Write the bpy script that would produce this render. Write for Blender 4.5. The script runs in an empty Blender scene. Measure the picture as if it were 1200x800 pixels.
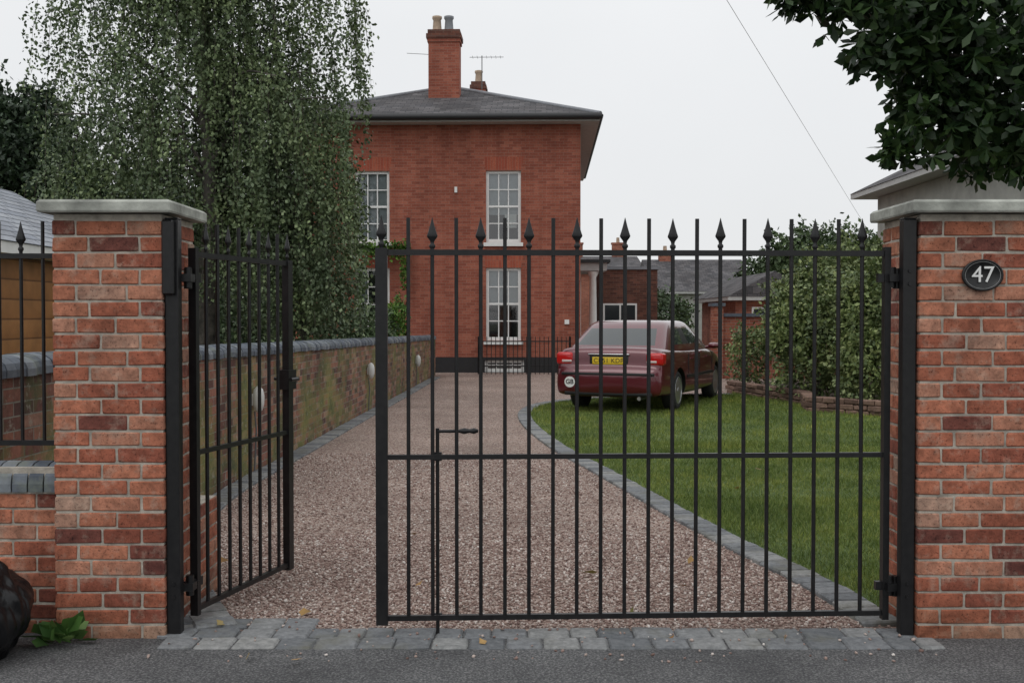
import bpy, bmesh, math, random
import numpy as np
from mathutils import Vector, Matrix
random.seed(4); rng=np.random.default_rng(7)
C=bpy.context; D=bpy.data; col=C.scene.collection
# ------------------------------------------------------------------ materials
def new_mat(name):
    m=D.materials.new(name); m.use_nodes=True
    nt=m.node_tree; b=nt.nodes['Principled BSDF']
    return m,nt,b
def N(nt,t,**kw):
    n=nt.nodes.new(t)
    for k,v in kw.items():
        if k in ('inp',):
            for a,bv in v.items(): n.inputs[a].default_value=bv
        else: setattr(n,k,v)
    return n
def ramp(nt,stops,fac=None,interp='LINEAR'):
    r=nt.nodes.new('ShaderNodeValToRGB'); cr=r.color_ramp; cr.interpolation=interp
    while len(cr.elements)<len(stops): cr.elements.new(.5)
    for e,(p,c) in zip(cr.elements,stops):
        e.position=p; e.color=(*c,1) if len(c)==3 else c
    if fac is not None: nt.links.new(fac,r.inputs[0])
    return r
def mix(nt,a,b,fac,bt='MIX'):
    n=nt.nodes.new('ShaderNodeMix'); n.data_type='RGBA'; n.blend_type=bt
    for s,i in ((fac,0),(a,6),(b,7)):
        if hasattr(s,'links') : nt.links.new(s,n.inputs[i])
        elif i==0: n.inputs[0].default_value=s
        else: n.inputs[i].default_value=(*s,1)
    return n.outputs[2]
def bump(nt,b,h,strength,dist=.01):
    n=N(nt,'ShaderNodeBump',inp={'Strength':strength,'Distance':dist})
    nt.links.new(h,n.inputs['Height']); nt.links.new(n.outputs[0],b.inputs['Normal'])
def noise(nt,scale,detail=4,rough=.55,coord='Object'):
    tc=N(nt,'ShaderNodeTexCoord'); n=N(nt,'ShaderNodeTexNoise',inp={'Scale':scale,'Detail':detail,'Roughness':rough})
    nt.links.new(tc.outputs[coord],n.inputs['Vector']); return n.outputs['Fac']
def plain(name,c,rough=.6,metal=0,var=.12,scale=8,bmp=0):
    m,nt,b=new_mat(name)
    f=noise(nt,scale)
    r=ramp(nt,[(.25,tuple(x*(1-var*1.6) for x in c)),(.75,tuple(min(1,x*(1+var)) for x in c))],f)
    nt.links.new(r.outputs[0],b.inputs['Base Color'])
    b.inputs['Roughness'].default_value=rough; b.inputs['Metallic'].default_value=metal
    if bmp: bump(nt,b,noise(nt,scale*8),bmp)
    return m
def brick_mat(name,stops,mortar,bw=.225,rh=.075,ms=.010,bmp=.6,dirt=.35,lichen=False,offset=.5,dirtscale=.9,streak=False):
    m,nt,b=new_mat(name)
    uv=N(nt,'ShaderNodeUVMap'); uv.uv_map='UVMap'
    t=N(nt,'ShaderNodeTexBrick'); t.offset=offset
    for k,v in {'Color1':(0,0,0,1),'Color2':(1,1,1,1),'Mortar':(.5,.5,.5,1),'Scale':1,'Mortar Size':ms/2,'Mortar Smooth':.2,'Bias':0,'Brick Width':bw,'Row Height':rh}.items(): t.inputs[k].default_value=v
    nt.links.new(uv.outputs[0],t.inputs['Vector'])
    r=ramp(nt,stops,t.outputs['Color'])
    n1=noise(nt,25,4,.7); 
    c=mix(nt,r.outputs[0],ramp(nt,[(.3,(.62,.6,.6)),(.7,(1.25,1.22,1.2))],n1).outputs[0],.75,'MULTIPLY')
    c=mix(nt,c,mortar,t.outputs['Fac'])
    n2=noise(nt,dirtscale,5,.65)
    c=mix(nt,c,ramp(nt,[(.35,(.55,.53,.52)),(.62,(1.1,1.1,1.1))],n2).outputs[0],dirt*2 if dirt<.5 else 1,'MULTIPLY')
    if streak:
        tc=N(nt,'ShaderNodeTexCoord'); mp=N(nt,'ShaderNodeMapping',inp={'Scale':(2.2,2.2,.18)}); nt.links.new(tc.outputs['Object'],mp.inputs[0])
        ns=N(nt,'ShaderNodeTexNoise',inp={'Scale':1.4,'Detail':4}); nt.links.new(mp.outputs[0],ns.inputs['Vector'])
        c=mix(nt,c,ramp(nt,[(.38,(.76,.74,.74)),(.6,(1.05,1.05,1.05))],ns.outputs['Fac']).outputs[0],.6,'MULTIPLY')
    if lichen:
        n3=noise(nt,1.3,6,.75)
        c=mix(nt,c,(.24,.26,.07),ramp(nt,[(.46,(0,0,0)),(.62,(.8,.8,.8))],n3).outputs[0])
        n4=noise(nt,2.6,6,.75)
        c=mix(nt,c,(.05,.06,.04),ramp(nt,[(.48,(0,0,0)),(.66,(.8,.8,.8))],n4).outputs[0])
        n5=noise(nt,9,4,.8)
        c=mix(nt,c,(.36,.35,.29),ramp(nt,[(.57,(0,0,0)),(.69,(.75,.75,.75))],n5).outputs[0])
    nt.links.new(c,b.inputs['Base Color']); b.inputs['Roughness'].default_value=.9; b.inputs['Specular IOR Level'].default_value=.25
    h=N(nt,'ShaderNodeMath',operation='MULTIPLY_ADD',inp={1:-1.0,2:1.0}); nt.links.new(t.outputs['Fac'],h.inputs[0])
    h2=N(nt,'ShaderNodeMath',operation='MULTIPLY_ADD',inp={1:.25}); nt.links.new(n1,h2.inputs[0]); nt.links.new(h.outputs[0],h2.inputs[2])
    bump(nt,b,h2.outputs[0],bmp,.008)
    return m
def island_mat(name,stops,rough=.9,nscale=30,namp=.7,bmp=.4,spec=.3,big=None,pits=False):
    m,nt,b=new_mat(name)
    g=N(nt,'ShaderNodeNewGeometry')
    r=ramp(nt,stops,g.outputs['Random Per Island'])
    n1=noise(nt,nscale,5,.7)
    c=mix(nt,r.outputs[0],ramp(nt,[(.3,(.55,.55,.55)),(.7,(1.3,1.27,1.25))],n1).outputs[0],namp,'MULTIPLY')
    if big:
        n2=noise(nt,big[0],5,.7); c=mix(nt,c,big[1],ramp(nt,[(.52,(0,0,0)),(.7,(big[2],)*3)],n2).outputs[0])
    if pits:
        n3=noise(nt,75,3,.7); c=mix(nt,c,ramp(nt,[(.32,(.3,.26,.26)),(.44,(1,1,1)),(.62,(1,1,1)),(.75,(1.35,1.4,1.4))],n3).outputs[0],.95,'MULTIPLY')
        n4=noise(nt,3.2,5,.65); c=mix(nt,c,ramp(nt,[(.36,(.62,.60,.61)),(.56,(1.08,1.08,1.08))],n4).outputs[0],.9,'MULTIPLY')
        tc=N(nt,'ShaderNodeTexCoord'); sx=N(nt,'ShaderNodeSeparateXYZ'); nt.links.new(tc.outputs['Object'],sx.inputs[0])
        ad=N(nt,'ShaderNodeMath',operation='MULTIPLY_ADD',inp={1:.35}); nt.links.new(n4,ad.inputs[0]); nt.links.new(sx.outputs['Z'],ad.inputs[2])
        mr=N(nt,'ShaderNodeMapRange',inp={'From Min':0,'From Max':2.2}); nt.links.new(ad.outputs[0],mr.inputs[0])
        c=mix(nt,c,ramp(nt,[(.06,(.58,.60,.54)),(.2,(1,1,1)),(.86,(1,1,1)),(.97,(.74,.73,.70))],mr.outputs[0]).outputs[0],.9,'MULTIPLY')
    nt.links.new(c,b.inputs['Base Color']); b.inputs['Roughness'].default_value=rough
    b.inputs['Specular IOR Level'].default_value=spec
    if bmp: bump(nt,b,n1,bmp,.006)
    return m
def leaf_mat(name,c0,c1,c2,clump=.8,trans=.3,rough=.5,lo=.35,hi=.65):
    m,nt,b=new_mat(name); out=nt.nodes['Material Output']
    g=N(nt,'ShaderNodeNewGeometry')
    r=ramp(nt,[(0,c0),(.6,c1),(1,c2)],g.outputs['Random Per Island'])
    n=noise(nt,clump,2)
    c=mix(nt,r.outputs[0],ramp(nt,[(lo,(.6,.62,.65)),(hi,(1.25,1.2,1.05))],n).outputs[0],.8,'MULTIPLY')
    nt.links.new(c,b.inputs['Base Color']); b.inputs['Roughness'].default_value=rough; b.inputs['Specular IOR Level'].default_value=.35
    if trans>0:
        tr=N(nt,'ShaderNodeBsdfTranslucent'); nt.links.new(c,tr.inputs[0])
        ms=N(nt,'ShaderNodeMixShader',inp={0:trans}); nt.links.new(b.outputs[0],ms.inputs[1]); nt.links.new(tr.outputs[0],ms.inputs[2])
        nt.links.new(ms.outputs[0],out.inputs[0])
    return m

M={}
RB=[(0,(.15,.055,.045)),(.07,(.25,.08,.055)),(.25,(.34,.11,.066)),(.5,(.40,.14,.083)),(.78,(.45,.18,.108)),(.93,(.46,.23,.155)),(1,(.42,.30,.23))]
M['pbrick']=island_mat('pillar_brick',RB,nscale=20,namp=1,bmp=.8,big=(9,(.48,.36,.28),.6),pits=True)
M['mortar']=plain('mortar',(.44,.40,.34),.95,var=.3,scale=14,bmp=.4)
M['house_brick']=brick_mat('house_brick',[(0,(.27,.082,.055)),(.5,(.335,.105,.068)),(1,(.40,.14,.092))],(.30,.18,.14),bmp=.2,dirt=.14,ms=.009,dirtscale=.35,streak=True)
M['arch_brick']=brick_mat('arch_brick',[(0,(.33,.08,.05)),(1,(.42,.12,.07))],(.30,.15,.11),bw=.075,rh=.6,offset=0,bmp=.2,dirt=.1)
M['wall_brick']=brick_mat('wall_brick',[(0,(.10,.055,.05)),(.4,(.22,.105,.08)),(.8,(.33,.15,.105)),(1,(.36,.24,.18))],(.27,.25,.21),bmp=.8,dirt=.4,lichen=True)
M['garden_brick']=brick_mat('garden_brick',[(0,(.25,.08,.055)),(1,(.40,.15,.095))],(.30,.23,.19),bmp=.3,dirt=.3)
M['dark_brick']=brick_mat('dark_brick',[(0,(.10,.045,.035)),(1,(.20,.085,.06))],(.16,.12,.1),bmp=.3,dirt=.3)
M['slate']=brick_mat('slate',[(0,(.07,.07,.076)),(1,(.14,.135,.14))],(.04,.04,.045),bw=.3,rh=.22,ms=.02,bmp=.4,dirt=.4)
M['shingle']=brick_mat('grey_shingle',[(0,(.31,.34,.39)),(1,(.41,.44,.48))],(.13,.14,.16),bw=.5,rh=.15,ms=.03,bmp=.8,dirt=.25)
M['coping']=island_mat('blue_coping',[(0,(.06,.075,.10)),(.6,(.11,.13,.16)),(1,(.20,.22,.24))],rough=.65,nscale=14,bmp=.3,big=(5,(.20,.22,.17),.7))
M['sett']=island_mat('sett',[(0,(.13,.14,.15)),(.5,(.19,.20,.21)),(1,(.27,.275,.27))],rough=.85,nscale=30,namp=.9,bmp=.6,big=(2.0,(.13,.125,.09),.7))
M['stone_cap']=plain('stone_cap',(.36,.37,.33),.9,var=.5,scale=5,bmp=.4)
def iron():
    m,nt,b=new_mat('black_iron'); n=noise(nt,30,3)
    nt.links.new(ramp(nt,[(.3,(.006,.006,.007)),(.8,(.016,.0155,.016))],n).outputs[0],b.inputs['Base Color'])
    b.inputs['Roughness'].default_value=.38; b.inputs['Specular IOR Level'].default_value=.4
    bump(nt,b,n,.15,.002); return m
M['iron']=iron()
M['white']=plain('white_paint',(.78,.78,.76),.45,var=.05)
M['cream']=plain('cream_render',(.40,.40,.37),.9,var=.15,scale=3,bmp=.1)
M['soffit']=plain('soffit_paint',(.45,.45,.44),.7,var=.08)
M['gutter']=plain('black_gutter',(.018,.018,.02),.5)
M['blind']=plain('window_blind',(.52,.55,.58),.8,var=.06)
M['interior']=plain('room_interior',(.08,.09,.10),.9,var=.5,scale=2)
M['terracotta']=plain('chimney_pot',(.45,.34,.25),.85,var=.25)
M['lead']=plain('lead_flashing',(.22,.23,.25),.6)
M['bark']=plain('bark',(.10,.085,.07),.95,var=.5,scale=10,bmp=.6)
M['birchbark']=plain('birch_bark',(.11,.10,.085),.9,var=.6,scale=6,bmp=.5)
M['soil']=plain('soil',(.06,.042,.03),.95,var=.4,scale=12,bmp=.5)
M['ground']=plain('rough_ground',(.07,.085,.04),.95,var=.4,scale=.8,bmp=.3)
M['stonewall']=island_mat('edging_stone',[(0,(.12,.075,.06)),(1,(.26,.17,.13))],nscale=20,bmp=.6)
M['plastic_white']=plain('white_plastic',(.60,.60,.58),.4,var=.05)
M['cable']=plain('cable',(.12,.12,.125),.6)
def glassmat():
    m,nt,b=new_mat('window_glass'); out=nt.nodes['Material Output']; nt.nodes.remove(b)
    fr=N(nt,'ShaderNodeFresnel',inp={'IOR':1.6}); gl=N(nt,'ShaderNodeBsdfGlossy',inp={'Roughness':.03}); tr=N(nt,'ShaderNodeBsdfTransparent',inp={'Color':(.9,.94,.94,1)})
    ad=N(nt,'ShaderNodeMath',operation='ADD',inp={1:.10}); nt.links.new(fr.outputs[0],ad.inputs[0])
    ms=N(nt,'ShaderNodeMixShader'); nt.links.new(ad.outputs[0],ms.inputs[0]); nt.links.new(tr.outputs[0],ms.inputs[1]); nt.links.new(gl.outputs[0],ms.inputs[2]); nt.links.new(ms.outputs[0],out.inputs[0]); return m
M['glass']=glassmat()
def logs():
    m,nt,b=new_mat('timber_boards'); tc=N(nt,'ShaderNodeTexCoord'); w=N(nt,'ShaderNodeTexWave',inp={'Scale':1.5,'Distortion':0.0}); w.wave_type='BANDS'; w.bands_direction='Z'; w.wave_profile='SAW'
    nt.links.new(tc.outputs['Object'],w.inputs[0]); n=noise(nt,4,5)
    c=ramp(nt,[(0,(.08,.03,.01)),(.12,(.34,.15,.05)),(1,(.40,.19,.07))],w.outputs['Color']).outputs[0]
    c=mix(nt,c,ramp(nt,[(.3,(.6,.6,.6)),(.7,(1.1,1.1,1.1))],n).outputs[0],.8,'MULTIPLY')
    nt.links.new(c,b.inputs['Base Color']); bump(nt,b,w.outputs['Fac'],.5,.03); return m
M['logs']=logs()
GR=[(0,(.15,.10,.088)),(.25,(.27,.185,.16)),(.5,(.365,.27,.235)),(.75,(.45,.365,.325)),(.93,(.56,.49,.45)),(1,(.68,.64,.60))]
def gravel():
    m,nt,b=new_mat('gravel'); tc=N(nt,'ShaderNodeTexCoord')
    v=N(nt,'ShaderNodeTexVoronoi',inp={'Scale':78,'Randomness':1}); nt.links.new(tc.outputs['Object'],v.inputs['Vector'])
    s=N(nt,'ShaderNodeSeparateColor'); nt.links.new(v.outputs['Color'],s.inputs[0])
    c=ramp(nt,GR,s.outputs[0]).outputs[0]
    c=mix(nt,c,ramp(nt,[(.0,(1.15,1.15,1.15)),(.6,(.8,.78,.76)),(.85,(.35,.32,.3))],v.outputs['Distance']).outputs[0],1,'MULTIPLY')
    n=noise(nt,.7,6,.65)
    c=mix(nt,c,ramp(nt,[(.3,(.72,.71,.70)),(.7,(1.15,1.14,1.12))],n).outputs[0],1,'MULTIPLY')
    nt.links.new(c,b.inputs['Base Color']); b.inputs['Roughness'].default_value=.9; b.inputs['Specular IOR Level'].default_value=.2
    inv=N(nt,'ShaderNodeMath',operation='SUBTRACT',inp={0:1.0}); nt.links.new(v.outputs['Distance'],inv.inputs[1])
    bump(nt,b,inv.outputs[0],.8,.010); return m
M['gravel']=gravel()
M['stone']=island_mat('gravel_stone',GR,rough=.85,nscale=60,namp=.5,bmp=0,spec=.2)
def asphalt():
    m,nt,b=new_mat('asphalt'); a=noise(nt,95,3,.85); n=noise(nt,1.6,6,.65)
    c=ramp(nt,[(.33,(.03,.031,.035)),(.50,(.085,.085,.09)),(.64,(.25,.25,.25))],a).outputs[0]
    c=mix(nt,c,ramp(nt,[(.3,(.62,.62,.62)),(.7,(1.3,1.3,1.27))],n).outputs[0],1,'MULTIPLY')
    nt.links.new(c,b.inputs['Base Color']); b.inputs['Roughness'].default_value=.85; bump(nt,b,a,1,.010); return m
M['asphalt']=asphalt()
def lawnm():
    m,nt,b=new_mat('lawn'); a=noise(nt,45,4,.8); n=noise(nt,.9,5)
    c=ramp(nt,[(.3,(.035,.06,.014)),(.7,(.12,.18,.045))],a).outputs[0]
    c=mix(nt,c,ramp(nt,[(.3,(.8,.85,.8)),(.7,(1.2,1.15,1.0))],n).outputs[0],1,'MULTIPLY')
    nt.links.new(c,b.inputs['Base Color']); b.inputs['Roughness'].default_value=.9; bump(nt,b,a,.8,.02); return m
M['lawn']=lawnm()
def grassm():
    m,nt,b=new_mat('grass_blades'); g=N(nt,'ShaderNodeNewGeometry')
    r=ramp(nt,[(0,(.08,.125,.02)),(.6,(.15,.21,.04)),(1,(.27,.30,.09))],g.outputs['Random Per Island'])
    n=noise(nt,.9,4,.7); c=mix(nt,r.outputs[0],ramp(nt,[(.36,(.66,.72,.7)),(.5,(1,1,1)),(.64,(1.4,1.22,1.05))],n).outputs[0],1,'MULTIPLY')
    nt.links.new(c,b.inputs['Base Color']); b.inputs['Roughness'].default_value=.6; b.inputs['Specular IOR Level'].default_value=.3; return m
M['grass']=grassm()
M['birch']=leaf_mat('birch_leaf',(.07,.105,.05),(.125,.175,.085),(.22,.28,.15),clump=1.1,trans=0,lo=.38,hi=.62)
M['chest']=leaf_mat('chestnut_leaf',(.014,.032,.013),(.03,.062,.022),(.06,.11,.035),clump=1.5,trans=.2,rough=.4)
M['shrub']=leaf_mat('shrub_leaf',(.08,.12,.045),(.15,.20,.075),(.30,.35,.16),clump=2.2,trans=0,lo=.4,hi=.6)
M['conifer']=leaf_mat('conifer_leaf',(.02,.035,.02),(.03,.055,.03),(.05,.08,.04),clump=.5,trans=0)
M['dist']=leaf_mat('distant_leaf',(.045,.075,.035),(.07,.11,.05),(.10,.15,.07),clump=.4,trans=0)
M['ivy']=leaf_mat('ivy_leaf',(.05,.11,.02),(.10,.20,.035),(.17,.28,.06),clump=2,trans=0)
M['weed']=leaf_mat('weed_leaf',(.05,.12,.03),(.08,.17,.04),(.14,.24,.07),clump=8,trans=.2)
M['fallen']=leaf_mat('fallen_leaf',(.30,.12,.04),(.35,.22,.08),(.16,.16,.05),clump=8,trans=0)

# ------------------------------------------------------------------ mesh helpers
def set_uv(me):
    uvl=me.uv_layers.get('UVMap') or me.uv_layers.new(name='UVMap')
    for p in me.polygons:
        n=p.normal
        if abs(n.z)>.985: t=Vector((1,0,0)); b=Vector((0,1,0))
        else:
            t=Vector((0,0,1)).cross(n).normalized(); b=n.cross(t)
        for li in p.loop_indices:
            co=me.vertices[me.loops[li].vertex_index].co
            uvl.data[li].uv=(co.dot(t),co.dot(b))
def empty(name,loc=(0,0,0),rz=0):
    e=D.objects.new(name,None); e.empty_display_size=.2; col.objects.link(e); e.location=loc; e.rotation_euler=(0,0,rz); return e
class MB:
    def __init__(s): s.v=[];s.f=[];s.m=[];s.sm=[]
    def add(s,vs,fs,mat=0,smooth=False):
        o=len(s.v); s.v+= [tuple(v) for v in vs]
        for f in fs: s.f.append([o+i for i in f]); s.m.append(mat); s.sm.append(smooth)
    def box(s,x0,x1,y0,y1,z0,z1,mat=0,T=None):
        vs=[Vector(p) for p in ((x0,y0,z0),(x1,y0,z0),(x1,y1,z0),(x0,y1,z0),(x0,y0,z1),(x1,y0,z1),(x1,y1,z1),(x0,y1,z1))]
        if T is not None: vs=[T@v for v in vs]
        s.add(vs,[(0,3,2,1),(4,5,6,7),(0,1,5,4),(1,2,6,5),(2,3,7,6),(3,0,4,7)],mat)
    def cbox(s,x0,x1,y0,y1,z0,z1,c=.004,mat=0,T=None,jit=0):
        vs=[];fs=[]
        X=(x0,x1);Y=(y0,y1);Z=(z0,z1);idx={}
        for i in (0,1):
            for j in (0,1):
                for k in (0,1):
                    jx,jy,jz=[random.uniform(-jit,jit) for _ in range(3)] if jit else (0,0,0)
                    cc=c*random.uniform(.6,1.4) if jit else c
                    sx=cc if i==0 else -cc; sy=cc if j==0 else -cc; sz=cc if k==0 else -cc
                    for a in range(3):
                        p=[X[i]+sx,Y[j]+sy,Z[k]+sz]; p[a]=(X[i],Y[j],Z[k])[a]
                        idx[i,j,k,a]=len(vs); vs.append(Vector(p)+Vector((jx,jy,jz)))
        if T is not None: vs=[T@v for v in vs]
        I=idx
        for k in (0,1):
            q=[I[0,0,k,2],I[1,0,k,2],I[1,1,k,2],I[0,1,k,2]]; fs.append(q if k else q[::-1])
        for j in (0,1):
            q=[I[0,j,0,1],I[1,j,0,1],I[1,j,1,1],I[0,j,1,1]]; fs.append(q if j==0 else q[::-1])
        for i in (0,1):
            q=[I[i,0,0,0],I[i,1,0,0],I[i,1,1,0],I[i,0,1,0]]; fs.append(q if i else q[::-1])
        for i in (0,1):
            for j in (0,1): fs.append([I[i,j,0,0],I[i,j,0,1],I[i,j,1,1],I[i,j,1,0]])
            for k in (0,1): fs.append([I[i,0,k,0],I[i,0,k,2],I[i,1,k,2],I[i,1,k,0]])
        for j in (0,1):
            for k in (0,1): fs.append([I[0,j,k,1],I[0,j,k,2],I[1,j,k,2],I[1,j,k,1]])
        for i in (0,1):
            for j in (0,1):
                for k in (0,1): fs.append([I[i,j,k,0],I[i,j,k,1],I[i,j,k,2]])
        s.add(vs,fs,mat)
    def tube(s,pts,rad,seg=8,mat=0,cap=True,smooth=True):
        pts=[Vector(p) for p in pts]
        if not hasattr(rad,'__len__'): rad=[rad]*len(pts)
        vs=[];n=len(pts)
        for i,p in enumerate(pts):
            d=(pts[min(i+1,n-1)]-pts[max(i-1,0)]).normalized()
            a=Vector((1,0,0)) if abs(d.x)<.8 else Vector((0,1,0))
            u=d.cross(a).normalized(); w=d.cross(u)
            for k in range(seg):
                t=2*math.pi*(k+.5)/seg; vs.append(p+u*math.cos(t)*rad[i]+w*math.sin(t)*rad[i])
        fs=[]
        for i in range(n-1):
            for k in range(seg):
                k2=(k+1)%seg; fs.append((i*seg+k,i*seg+k2,(i+1)*seg+k2,(i+1)*seg+k))
        s.add(vs,fs,mat,smooth)
        if cap: s.add(vs[:seg],[list(range(seg))[::-1]],mat); s.add(vs[-seg:],[list(range(seg))],mat)
    def lathe(s,prof,origin,seg=10,sy=1,mat=0,axis='Z'):
        o=Vector(origin); vs=[]
        for r,z in prof:
            for k in range(seg):
                t=2*math.pi*k/seg; a=r*math.cos(t); b=r*math.sin(t)*sy
                vs.append(o+(Vector((a,b,z)) if axis=='Z' else (Vector((z,a,b)) if axis=='X' else Vector((a,z,b)))))
        fs=[]
        for i in range(len(prof)-1):
            for k in range(seg):
                k2=(k+1)%seg; fs.append((i*seg+k,i*seg+k2,(i+1)*seg+k2,(i+1)*seg+k))
        s.add(vs,fs,mat,True)
        s.add(vs[:seg],[list(range(seg))[::-1]],mat); s.add(vs[-seg:],[list(range(seg))],mat)
    def build(s,name,mats,parent=None,fix=True,uv=True):
        me=D.meshes.new(name); me.from_pydata(s.v,[],s.f)
        for m in mats: me.materials.append(m)
        me.polygons.foreach_set('material_index',s.m); me.polygons.foreach_set('use_smooth',s.sm)
        if fix:
            bm=bmesh.new(); bm.from_mesh(me); bmesh.ops.recalc_face_normals(bm,faces=bm.faces); bm.to_mesh(me); bm.free()
        me.update()
        if uv: set_uv(me)
        o=D.objects.new(name,me); col.objects.link(o)
        if parent: o.parent=parent
        return o
def sheet(name,poly,z,mat,parent=None):
    b=MB(); b.add([(x,y,z) for x,y in poly],[list(range(len(poly)))]); o=b.build(name,[mat],parent,fix=False)
    if o.data.polygons[0].normal.z<0: o.data.flip_normals()
    return o
def fast_mesh(name,V,k,mat,parent=None,F=None,smooth=False):
    me=D.meshes.new(name); n=len(V)
    if F is None: F=np.arange(n).reshape(-1,k)
    nf=len(F); me.vertices.add(n); me.vertices.foreach_set('co',V.astype(np.float32).ravel())
    me.loops.add(nf*k); me.loops.foreach_set('vertex_index',F.astype(np.int32).ravel())
    me.polygons.add(nf); me.polygons.foreach_set('loop_start',np.arange(0,nf*k,k,dtype=np.int32))
    try: me.polygons.foreach_set('loop_total',np.full(nf,k,dtype=np.int32))
    except Exception: pass
    me.materials.append(mat); me.update(calc_edges=True); me.validate()
    o=D.objects.new(name,me); col.objects.link(o)
    if parent: o.parent=parent
    return o
def unit(a): return a/np.maximum(np.linalg.norm(a,axis=1,keepdims=True),1e-6)
RH=np.array([(0,0),(.45,.5),(1,0),(.45,-.5)]); OB=np.array([(0,.03),(.35,.22),(.68,.5),(1,0),(.68,-.5),(.35,-.22)]); TRI=np.array([(0,.5),(1,0),(0,-.5)])
def leaves(name,P,Dv,L,W,mat,tmpl=RH,parent=None):
    n=len(P); Dv=unit(Dv); S=unit(np.cross(Dv,unit(rng.normal(size=(n,3)))))
    V=P[:,None,:]+Dv[:,None,:]*(tmpl[None,:,0:1]*np.reshape(L,(-1,1,1)))+S[:,None,:]*(tmpl[None,:,1:2]*np.reshape(W,(-1,1,1)))
    return fast_mesh(name,V.reshape(-1,3),len(tmpl),mat,parent)
def blob(n,c,r,inner=.55):
    d=unit(rng.normal(size=(n,3))); 
    lump=1+.16*np.sin(d[:,0]*7+c[0]*3)*np.cos(d[:,1]*6+c[1])+.14*np.sin(d[:,2]*9+d[:,0]*5+c[2]*5)
    t=(inner**3+(1-inner**3)*rng.random(n))**(1/3)
    t*=1+.09*rng.normal(size=n)
    return np.array(c)+d*(t*lump)[:,None]*np.array(r)
def bush(name,blobs,mat,size,dens,parent=None,inner=.5,down=-.1,sprigs=0):
    Ps=[]
    for c,r in blobs:
        area=(r[0]*r[1]+r[0]*r[2]+r[1]*r[2])*4.2
        Ps.append(blob(int(area*dens),c,r,inner))
        for _ in range(int(area*sprigs)):
            d=rng.normal(size=3); d[2]=abs(d[2])*.9+.15; d/=np.linalg.norm(d); t=rng.uniform(.85,1.0+.38*rng.random(),26)
            bend=rng.normal(size=3)*.12; Ps.append(np.array(c)+d*np.array(r)*t[:,None]+np.outer((t-.85),bend)+rng.normal(size=(26,3))*.035)
    P=np.vstack(Ps); P=P[P[:,2]>.02]
    L=size*(.6+.8*rng.random(len(P))); dv=rng.normal(size=P.shape)+np.array([0,0,down])
    return leaves(name,P,dv,L,L*.6,mat,RH,parent)

# ------------------------------------------------------------------ camera / light
cam=D.cameras.new('camera'); co=D.objects.new('camera',cam); col.objects.link(co)
cam.sensor_width=36; cam.lens=38.7; cam.clip_end=3000; cam.clip_start=.05
co.location=(0,0,1.5); co.rotation_euler=(math.radians(90-1.29),0,0); C.scene.camera=co
w=D.worlds.new('World'); C.scene.world=w; w.use_nodes=True; nt=w.node_tree; bg=nt.nodes['Background']
sk=N(nt,'ShaderNodeTexSky'); sk.sky_type='NISHITA'; sk.sun_disc=False; sk.sun_elevation=math.radians(52); sk.sun_rotation=math.radians(215)
tc=N(nt,'ShaderNodeTexCoord'); sp=N(nt,'ShaderNodeSeparateXYZ'); nt.links.new(tc.outputs['Generated'],sp.inputs[0])
gr=ramp(nt,[(0,(8.1,8.15,8.25)),(.25,(8.7,8.8,8.9)),(1,(12.5,12.6,12.7))],sp.outputs['Z'])
cn=N(nt,'ShaderNodeTexNoise',inp={'Scale':1.6,'Detail':5}); nt.links.new(tc.outputs['Generated'],cn.inputs['Vector'])
gc=mix(nt,gr.outputs[0],ramp(nt,[(.3,(.94,.945,.95)),(.7,(1.05,1.05,1.05))],cn.outputs['Fac']).outputs[0],1,'MULTIPLY')
fc=mix(nt,gc,sk.outputs[0],.05); nt.links.new(fc,bg.inputs[0]); bg.inputs[1].default_value=.1
sl=D.lights.new('sun','SUN'); sl.energy=.5; sl.angle=math.radians(30); sl.color=(1,.99,.97)
so=D.objects.new('sun',sl); col.objects.link(so); so.rotation_euler=(math.radians(38),0,math.radians(-35))
C.scene.view_settings.view_transform='Standard'; C.scene.view_settings.look='None'; C.scene.view_settings.exposure=0

# ------------------------------------------------------------------ ground
sheet('ground',[(-600,-200),(600,-200),(600,900),(-600,900)],0,M['ground'])
sheet('pavement',[(-12,.9),(12,.9),(12,5.2),(-12,5.2)],.008,M['asphalt'])
sheet('road',[(-30,-7),(30,-7),(30,.75),(-30,.75)],.004,M['asphalt'])
kb=MB()
for i in range(26): kb.cbox(-12+i*.92,-12+i*.92+.91,.76,.9,.0,.02,.006)
kb.build('kerb',[M['sett']])
sheet('gravel_drive',[(-2.55,5.2),(1.9,5.2),(1.9,5.6),(9,5.6),(9,48),(-9,48),(-9,27.5),(-2.0,27.5)],.006,M['gravel'])
def catmull(pts,n=10):
    P=[Vector((*p,0)) for p in pts]; P=[P[0]*2-P[1]]+P+[P[-1]*2-P[-2]]; out=[]
    for i in range(1,len(P)-2):
        for k in range(n):
            t=k/n; a,b,c,d=P[i-1:i+3]
            out.append(.5*((2*b)+(c-a)*t+(2*a-5*b+4*c-d)*t*t+(3*b-a-3*c+d)*t**3))
    out.append(P[-2]); return out
CR=[(1.70,5.27),(1.60,6.07),(1.38,7.06),(1.12,8.45),(.80,10.35),(.47,12.2),(.20,14.4),(.09,16.2),(.14,17.5),(.40,18.7),(.9,19.6),(1.7,20.3),(2.7,20.8),(4.2,21.2)]
CL=[(-1.32,5.27),(-1.56,5.8),(-1.95,6.8),(-2.19,8.0),(-2.29,9.5),(-2.21,12),(-2.10,16),(-1.97,20),(-1.82,25),(-1.76,27)]
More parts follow.
